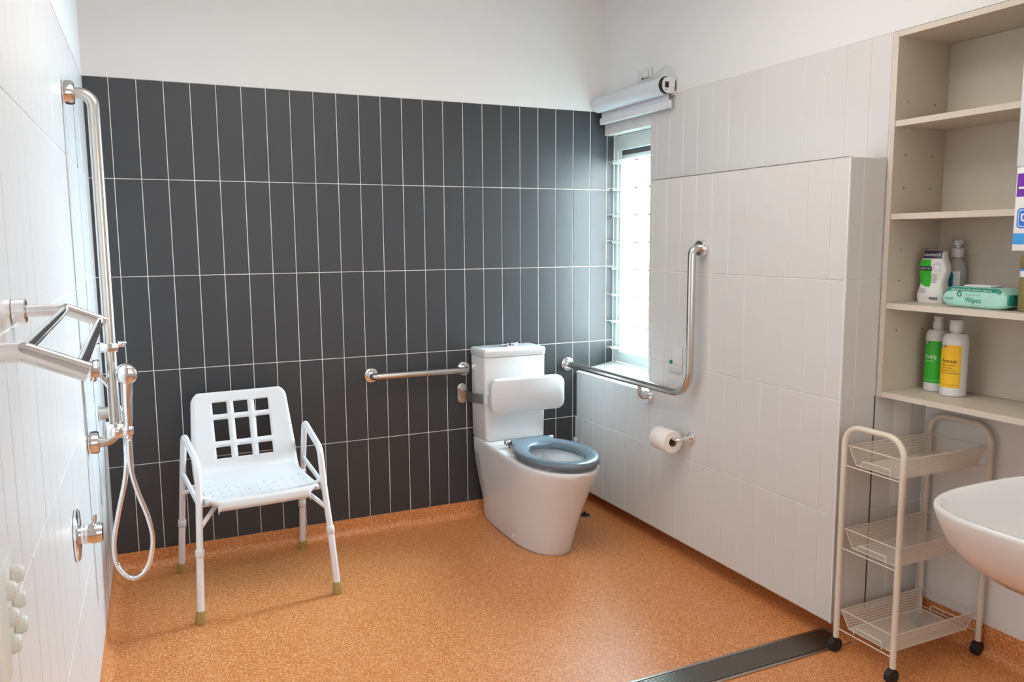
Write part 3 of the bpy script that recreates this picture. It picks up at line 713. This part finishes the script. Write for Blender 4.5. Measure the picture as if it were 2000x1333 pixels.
# bottles on the bottom shelf; labels wrap the cylinder and face the room
def bottle(label, x, y, R, H, neck, capm, lm, word, wordm, tiny):
    b = thing('bottle', label, 'bottle', (x,y,.8885))
    zs = H*.80
    lathe('body', [(R*.9,0),(R,.004),(R,zs-.018),(R*.97,zs-.008),(R*.80,zs+.006),(neck*1.1,H-.046),(neck,H-.042),(neck,H-.030)], M['plastic'], b, 36)
    cp_ = lathe('cap', capm, M['plastic'], b, 28)
    f = lambda s, z, e=.0004: Vector((-(R+e)*math.cos(s/R), -(R+e)*math.sin(s/R), z))
    h = R*1.12
    lab = patch('label', f, -h, h, .030, zs-.030, lm, b, 18, 2, lambda u, w, s, z: (s, z-(.011 if (w > .9 and u < .42) else 0)))
    g = lambda e: (lambda ox, oz: (lambda sx, sz: f(ox+sx, oz+sz, e)))
    text('ECOLAB', .0125, M['ink'], lab, g(.0010)(-h+.002, zs-.0385), squash=.85)
    text(word, .0185, wordm, lab, g(.0010)(-.016, zs*.56), squash=.85)
    for i, (t_, sz) in enumerate(tiny): text(t_, sz, wordm, lab, g(.0010)(-.016, zs*.56-.010-.0085*i))
    patch('rule_line', lambda s, z: f(s, z, .0009), -h+.004, h-.004, .039, .0396, wordm, lab, 14, 1)
    return b
c1 = [(.0165,.2135),(.0175,.2145),(.0175,.236),(.0150,.240),(.0150,.247),(.0175,.249),(.0165,.2545)]
c2 = [(.0200,.2135),(.0205,.2145),(.0205,.2495),(.0190,.2515)]
bottle('white bottle with green label on the bottom cupboard shelf', 2.618,-1.879,.0375,.254,.0155,c1,M['green'],'Reddy',M['white_ink'],[('floor cleaner',.0065)])
bottle('white bottle with yellow label on the bottom cupboard shelf', 2.592,-1.963,.0395,.251,.0160,c2,M['yellow'],'Retreat',M['ink'],[('foam cleanser',.0078),('mild and gentle',.0058),('for hands and body',.0058),('dermatologically tested',.0058)])

# bag pack on the middle shelf
bg = thing('bag_pack', 'white and green plastic pack of bin liners on the cupboard shelf', 'pack', (2.578,-1.882,1.1915), math.radians(4))
def bagp(a, z):
    w = .046+.004*math.sin(z*70)-.006*max(0,(z-.12)/.05); d = .027-.012*max(0,(z-.10)/.07)**2+.003*math.sin(z*55)
    wob = 1+.035*math.sin(5*a+z*60)+.02*math.sin(9*a-z*90)
    c, s = math.cos(a), math.sin(a); p_ = .62
    return Vector((-d*math.copysign(abs(c)**p_, c)*wob, -w*math.copysign(abs(s)**p_, s), z))
loft('film', [[bagp(2*PI*k/48, z)*(1 if z > .004 else 1)-Vector((0,0,0)) for k in range(48)] for z in [0]+[.006+.0055*i for i in range(31)]], M['bag'], bg, smooth=60)
def bagf(s, z, e=.0006):
    a = math.asin(max(-1,min(1, (abs(s)/.046)**(1/.62))))*math.copysign(1, s) if abs(s) < .046 else math.copysign(PI/2, s)
    q = bagp(a, z); return q+Vector((-e,0,0))
patch('navy_band', bagf, -.040,.040,.148,.173, M['navy'], bg, 16, 4); text('WRAPMASTER', .0118, M['white_ink'], bg, lambda x, z: bagf(-.036+x, .156+z, .0012), squash=.98)
patch('green_panel', bagf, -.041,.004,.068,.145, M['green'], bg, 10, 12, lambda u, w, s, z: (s, z-(.014*math.sin(u*1.9) if w < .001 else 0)))
patch('navy_strip', lambda s, z: bagf(s, z, .0010), -.042,.007,.108,.122, M['navy'], bg, 10, 3); text('KITCHEN TIDY', .0088, M['white_ink'], bg, lambda x, z: bagf(-.040+x, .112+z, .0016), squash=.75)
text('36 L', .0050, M['yellow'], bg, lambda x, z: bagf(-.030+x, .102+z, .0012))
for i in range(7): patch('small_print', lambda s, z: bagf(s, z, .0009), .006,.028-.002*(i % 3),.094-.0042*i,.0955-.0042*i, M['grey_ink'], bg, 5, 1)
for i in range(4): patch('small_print', lambda s, z: bagf(s, z, .0009), -.036,-.006-.004*(i % 2),.046-.004*i,.0472-.004*i, M['grey_ink'], bg, 6, 1)
for i in range(12): patch('barcode_bar', lambda s, z: bagf(s, z, .0009), .004+.0022*i,.004+.0022*i+(.0013 if i % 3 else .0008),.012,.021, M['navy'], bg, 1, 2)
pathw = [(.012,.128),(.020,.136),(.033,.130),(.030,.108),(.014,.108),(.012,.128),(.033,.130)]
tubes('bag_drawing', [[bagf(s, z, .0010) for s, z in pathw]], .0005, M['grey_ink'], bg, 5)

# clear pump bottle
pb = thing('pump_bottle', 'clear hand sanitiser pump bottle behind the bin liner pack', 'bottle', (2.655,-1.905,1.1915))
lathe('body', [(.026,0),(.029,.004),(.030,.10),(.029,.118),(.022,.138),(.0135,.148),(.0135,.156)], M['clear'], pb, 32)
lathe('cap', [(.0195,.152),(.0195,.180),(.017,.182)], M['plastic'], pb, 28)
hd2 = lathe('pump_head', [(.007,.1825),(.007,.192),(.013,.194),(.013,.204),(.010,.208)], M['plastic'], pb, 20)
tube('nozzle', fillet([(-.004,-.002,.202),(-.013,-.022,.206),(-.015,-.027,.200)], .006, 4), .0045, M['plastic'], hd2, 10)
pf = lambda s, z, e=.0004: Vector((-(.0305+e)*math.cos(s/.0305), -(.0305+e)*math.sin(s/.0305), z))
lb_ = patch('label', pf, -.034,.030,.012,.105, M['white_ink'], pb, 14, 2)
patch('blue_patch', lambda s, z: pf(s, z, .0010), -.012,.010,.055,.105, M['sky'], lb_, 10, 6, lambda u, w, s, z: (s, z-(.010*(2*u-1)**2 if w > .99 else 0)))

# wet-wipes pack
wp = thing('wipes_pack', 'mint green soft pack of wet wipes on the cupboard shelf', 'wipes', (2.530,-2.088,1.1915), math.radians(-3)); wp.scale = (1,.92,1)
def wsec(y):
    e = max(0, (abs(y)-.085)/.032); h = .064*(1-.55*e**1.6)+.0006*math.sin(y*130); d = .046*(1-.18*e**2); zb = .0+.012*e**2
    pts = rrect(2*d, h, min(.013, h*.35), 5)
    return [Vector((x+.0008*math.sin(y*90+z*60), y, zb+h/2+z)) for x, z in pts]
ys = [-.117,-.113]+[-.105+.0105*i for i in range(21)]+[.113,.117]
loft('film', [wsec(y) for y in ys], M['mint'], wp, smooth=60)
def wfr(s, z, e=.0006):
    y = -s; ee = max(0, (abs(y)-.085)/.032); d = .046*(1-.18*ee**2); h = .064*(1-.55*ee**1.6)+.0006*math.sin(y*130); zb = .012*ee**2; r = min(.013,h*.35)
    zz = min(max(z, .0), 1)*h; x = -d
    for lim, sg in ((h-r,1),(r,-1)):
        dz = (zz-lim)*sg
        if dz > 0: x = -d+r-math.sqrt(max(0, r*r-dz*dz))
    return Vector((x-e+.0008*math.sin(y*90+(zz-h/2)*60), y, zb+zz+(e if z > .9 else 0)))
patch('teal_band', wfr, -.100,.100,.80,.97, M['teal'], wp, 30, 6)
text('Neutral pH - Perfume Free - Alcohol Free - Latex Free', .0078, M['white_ink'], wp, lambda x, z: wfr(-.080+x, .835+z/.064, .0014), squash=.86)
text('Wipes', .0235, M['teal'], wp, lambda x, z: wfr(-.026+x, .27+z/.064, .0012))
text('Asept Active', .0105, M['fade'], wp, lambda x, z: wfr(-.026+x, .60+z/.064, .0012), squash=1.05)
text('ECOLAB', .0105, M['teal'], wp, lambda x, z: wfr(-.106+x, .36+z/.064, .0012), squash=.9)
tubes('ring_emblem', [('c', [wfr(-.047+.0072*math.cos(a), .66+.0072*math.sin(a)/.064, .0010) for a in [2*PI*k/24 for k in range(24)]])], .0016, M['teal'], wp, 6)
for i in range(4): patch('small_print', wfr, -.098,-.066-.004*(i % 2),.28-.05*i,.295-.05*i, M['fade'], wp, 5, 1)
for s in (-1,1): loft('crimped_end', [[Vector((x*.92, s*y, .030+z)) for x, z in rrect(.078*q, .030*q+.002, .006*q, 4)] for y, q in ((.1165,1),(.122,.97),(.1235,.90))], M['teal'], wp, smooth=40)
box('flip_lid', -.028,.030,-.050,.048,.0642,.0705, M['plastic'], wp, .0025)

jr = thing('jar', 'straw-coloured jar with pale label at the right end of the shelf', 'jar', (2.520,-2.244,1.1915))
lathe('body', [(.030,0.0002),(.033,.005),(.033,.085),(.030,.097),(.026,.103)], M['olive'], jr, 30); lathe('label_band', [(.0315,.100),(.0315,.126)], M['ceramic_blue'], jr, 30)
patch('label', lambda s, z: Vector((-.0322*math.cos(s/.0322), -.0322*math.sin(s/.0322), z)), -.05,.05,.1005,.119, M['white_ink'], jr, 16, 1)
lathe('lid', [(.031,.1265),(.033,.130),(.033,.158),(.029,.161)], M['olive'], jr, 30)

# ------------------------------------------------------------------ dispenser, glove box, soap dispenser on the wall beyond the cupboard
dp = thing('towel_dispenser', 'white paper towel dispenser at the upper right edge', 'dispenser', (X1-.002,-2.462,1.5895))
box('body', -.1495,-.0005,-.140,.142,0,.300, M['plastic'], dp, .006); box('cover', -.1515,-.0005,-.140,.142,.3015,.49, M['plastic'], dp, .006)
gx = thing('glove_box', 'white glove carton with purple and blue print at the right edge', 'box', (X1-.002,-2.462,1.372))
box('carton', -.172,-.0005,-.122,.122,0,.217, M['carton'], gx, .0015)
gf = lambda s, z, e=.0004: Vector((-.172-e,-s,z))
G0 = -.122
patch('purple_panel', gf, G0+.003,.11,.141,.201, M['purple'], gx, 1, 1); text('T', .060, M['white_ink'], gx, lambda x, z: gf(G0+.008+z, .182-x, .0009))
patch('blue_band', gf, G0+.0005,.1215,.017,.046, M['ceramic_blue'], gx, 1, 1)
def rr_face(name, w, h, r, s0, z0, m, e): mesh_obj(name, [gf(s0+x, z0+z, e) for x, z in rrect(w, h, r, 5)], [tuple(range(24))], m, gx)
rr_face('blue_badge', .052,.052,.010, G0+.034,.085, M['blue'], .0004); rr_face('badge_ring', .045,.045,.009, G0+.034,.085, M['white_ink'], .0007); rr_face('badge_centre', .041,.041,.008, G0+.034,.085, M['blue'], .0010)
text('B', .044, M['white_ink'], gx, lambda x, z: gf(G0+.019+z, .100-x, .0014))
so = thing('soap_dispenser', 'white wall soap dispenser peeking in at the right edge below the shelves', 'dispenser', (X1-.002,-2.412,.80))
box('body', -.095,-.0005,-.045,.048,.010,.085, M['plastic'], so, .008); box('push_bar', -.090,-.010,-.040,.042,-.004,.0095, M['plastic'], so, .004)

# ------------------------------------------------------------------ basin
bs = thing('basin', 'white wall-hung porcelain basin at the right edge', 'basin', (X1-.002,-2.645,.77))
def sup(cx, ax, ay, z, n=72, p_=3.0):
    out = []
    for k in range(n):
        a = 2*PI*k/n; c, s = math.cos(a), math.sin(a)
        out.append((cx+ax*math.copysign(abs(c)**(2/p_), c), ay*math.copysign(abs(s)**(2/p_), s), z))
    return out
R_ = [(-.235,.06,.05,-.205),(-.24,.15,.11,-.198),(-.265,.225,.165,-.175),(-.285,.262,.205,-.135),(-.303,.290,.232,-.085),(-.310,.306,.247,-.035),(-.3130,.3125,.2525,-.008),(-.3130,.3120,.2520,-.001),(-.3130,.3085,.2485,.003),(-.3130,.302,.242,.003),(-.3130,.297,.237,-.002),(-.313,.288,.228,-.03),(-.312,.270,.212,-.075),(-.31,.225,.170,-.115),(-.31,.14,.10,-.135),(-.31,.03,.03,-.14)]
loft('bowl', [sup(*q[:3], q[3]) for q in R_], M['porcelain'], bs, smooth=60)
lathe('waste', [(.030,-.1395),(.030,-.136),(.024,-.135)], M['chrome'], bs, 24, (-.31,0,0))
tp = tube('tap', fillet([(-.055,0,.004),(-.055,0,.13),(-.18,0,.13),(-.18,0,.11)], .03, 6), .012, M['chrome'], bs, 16)
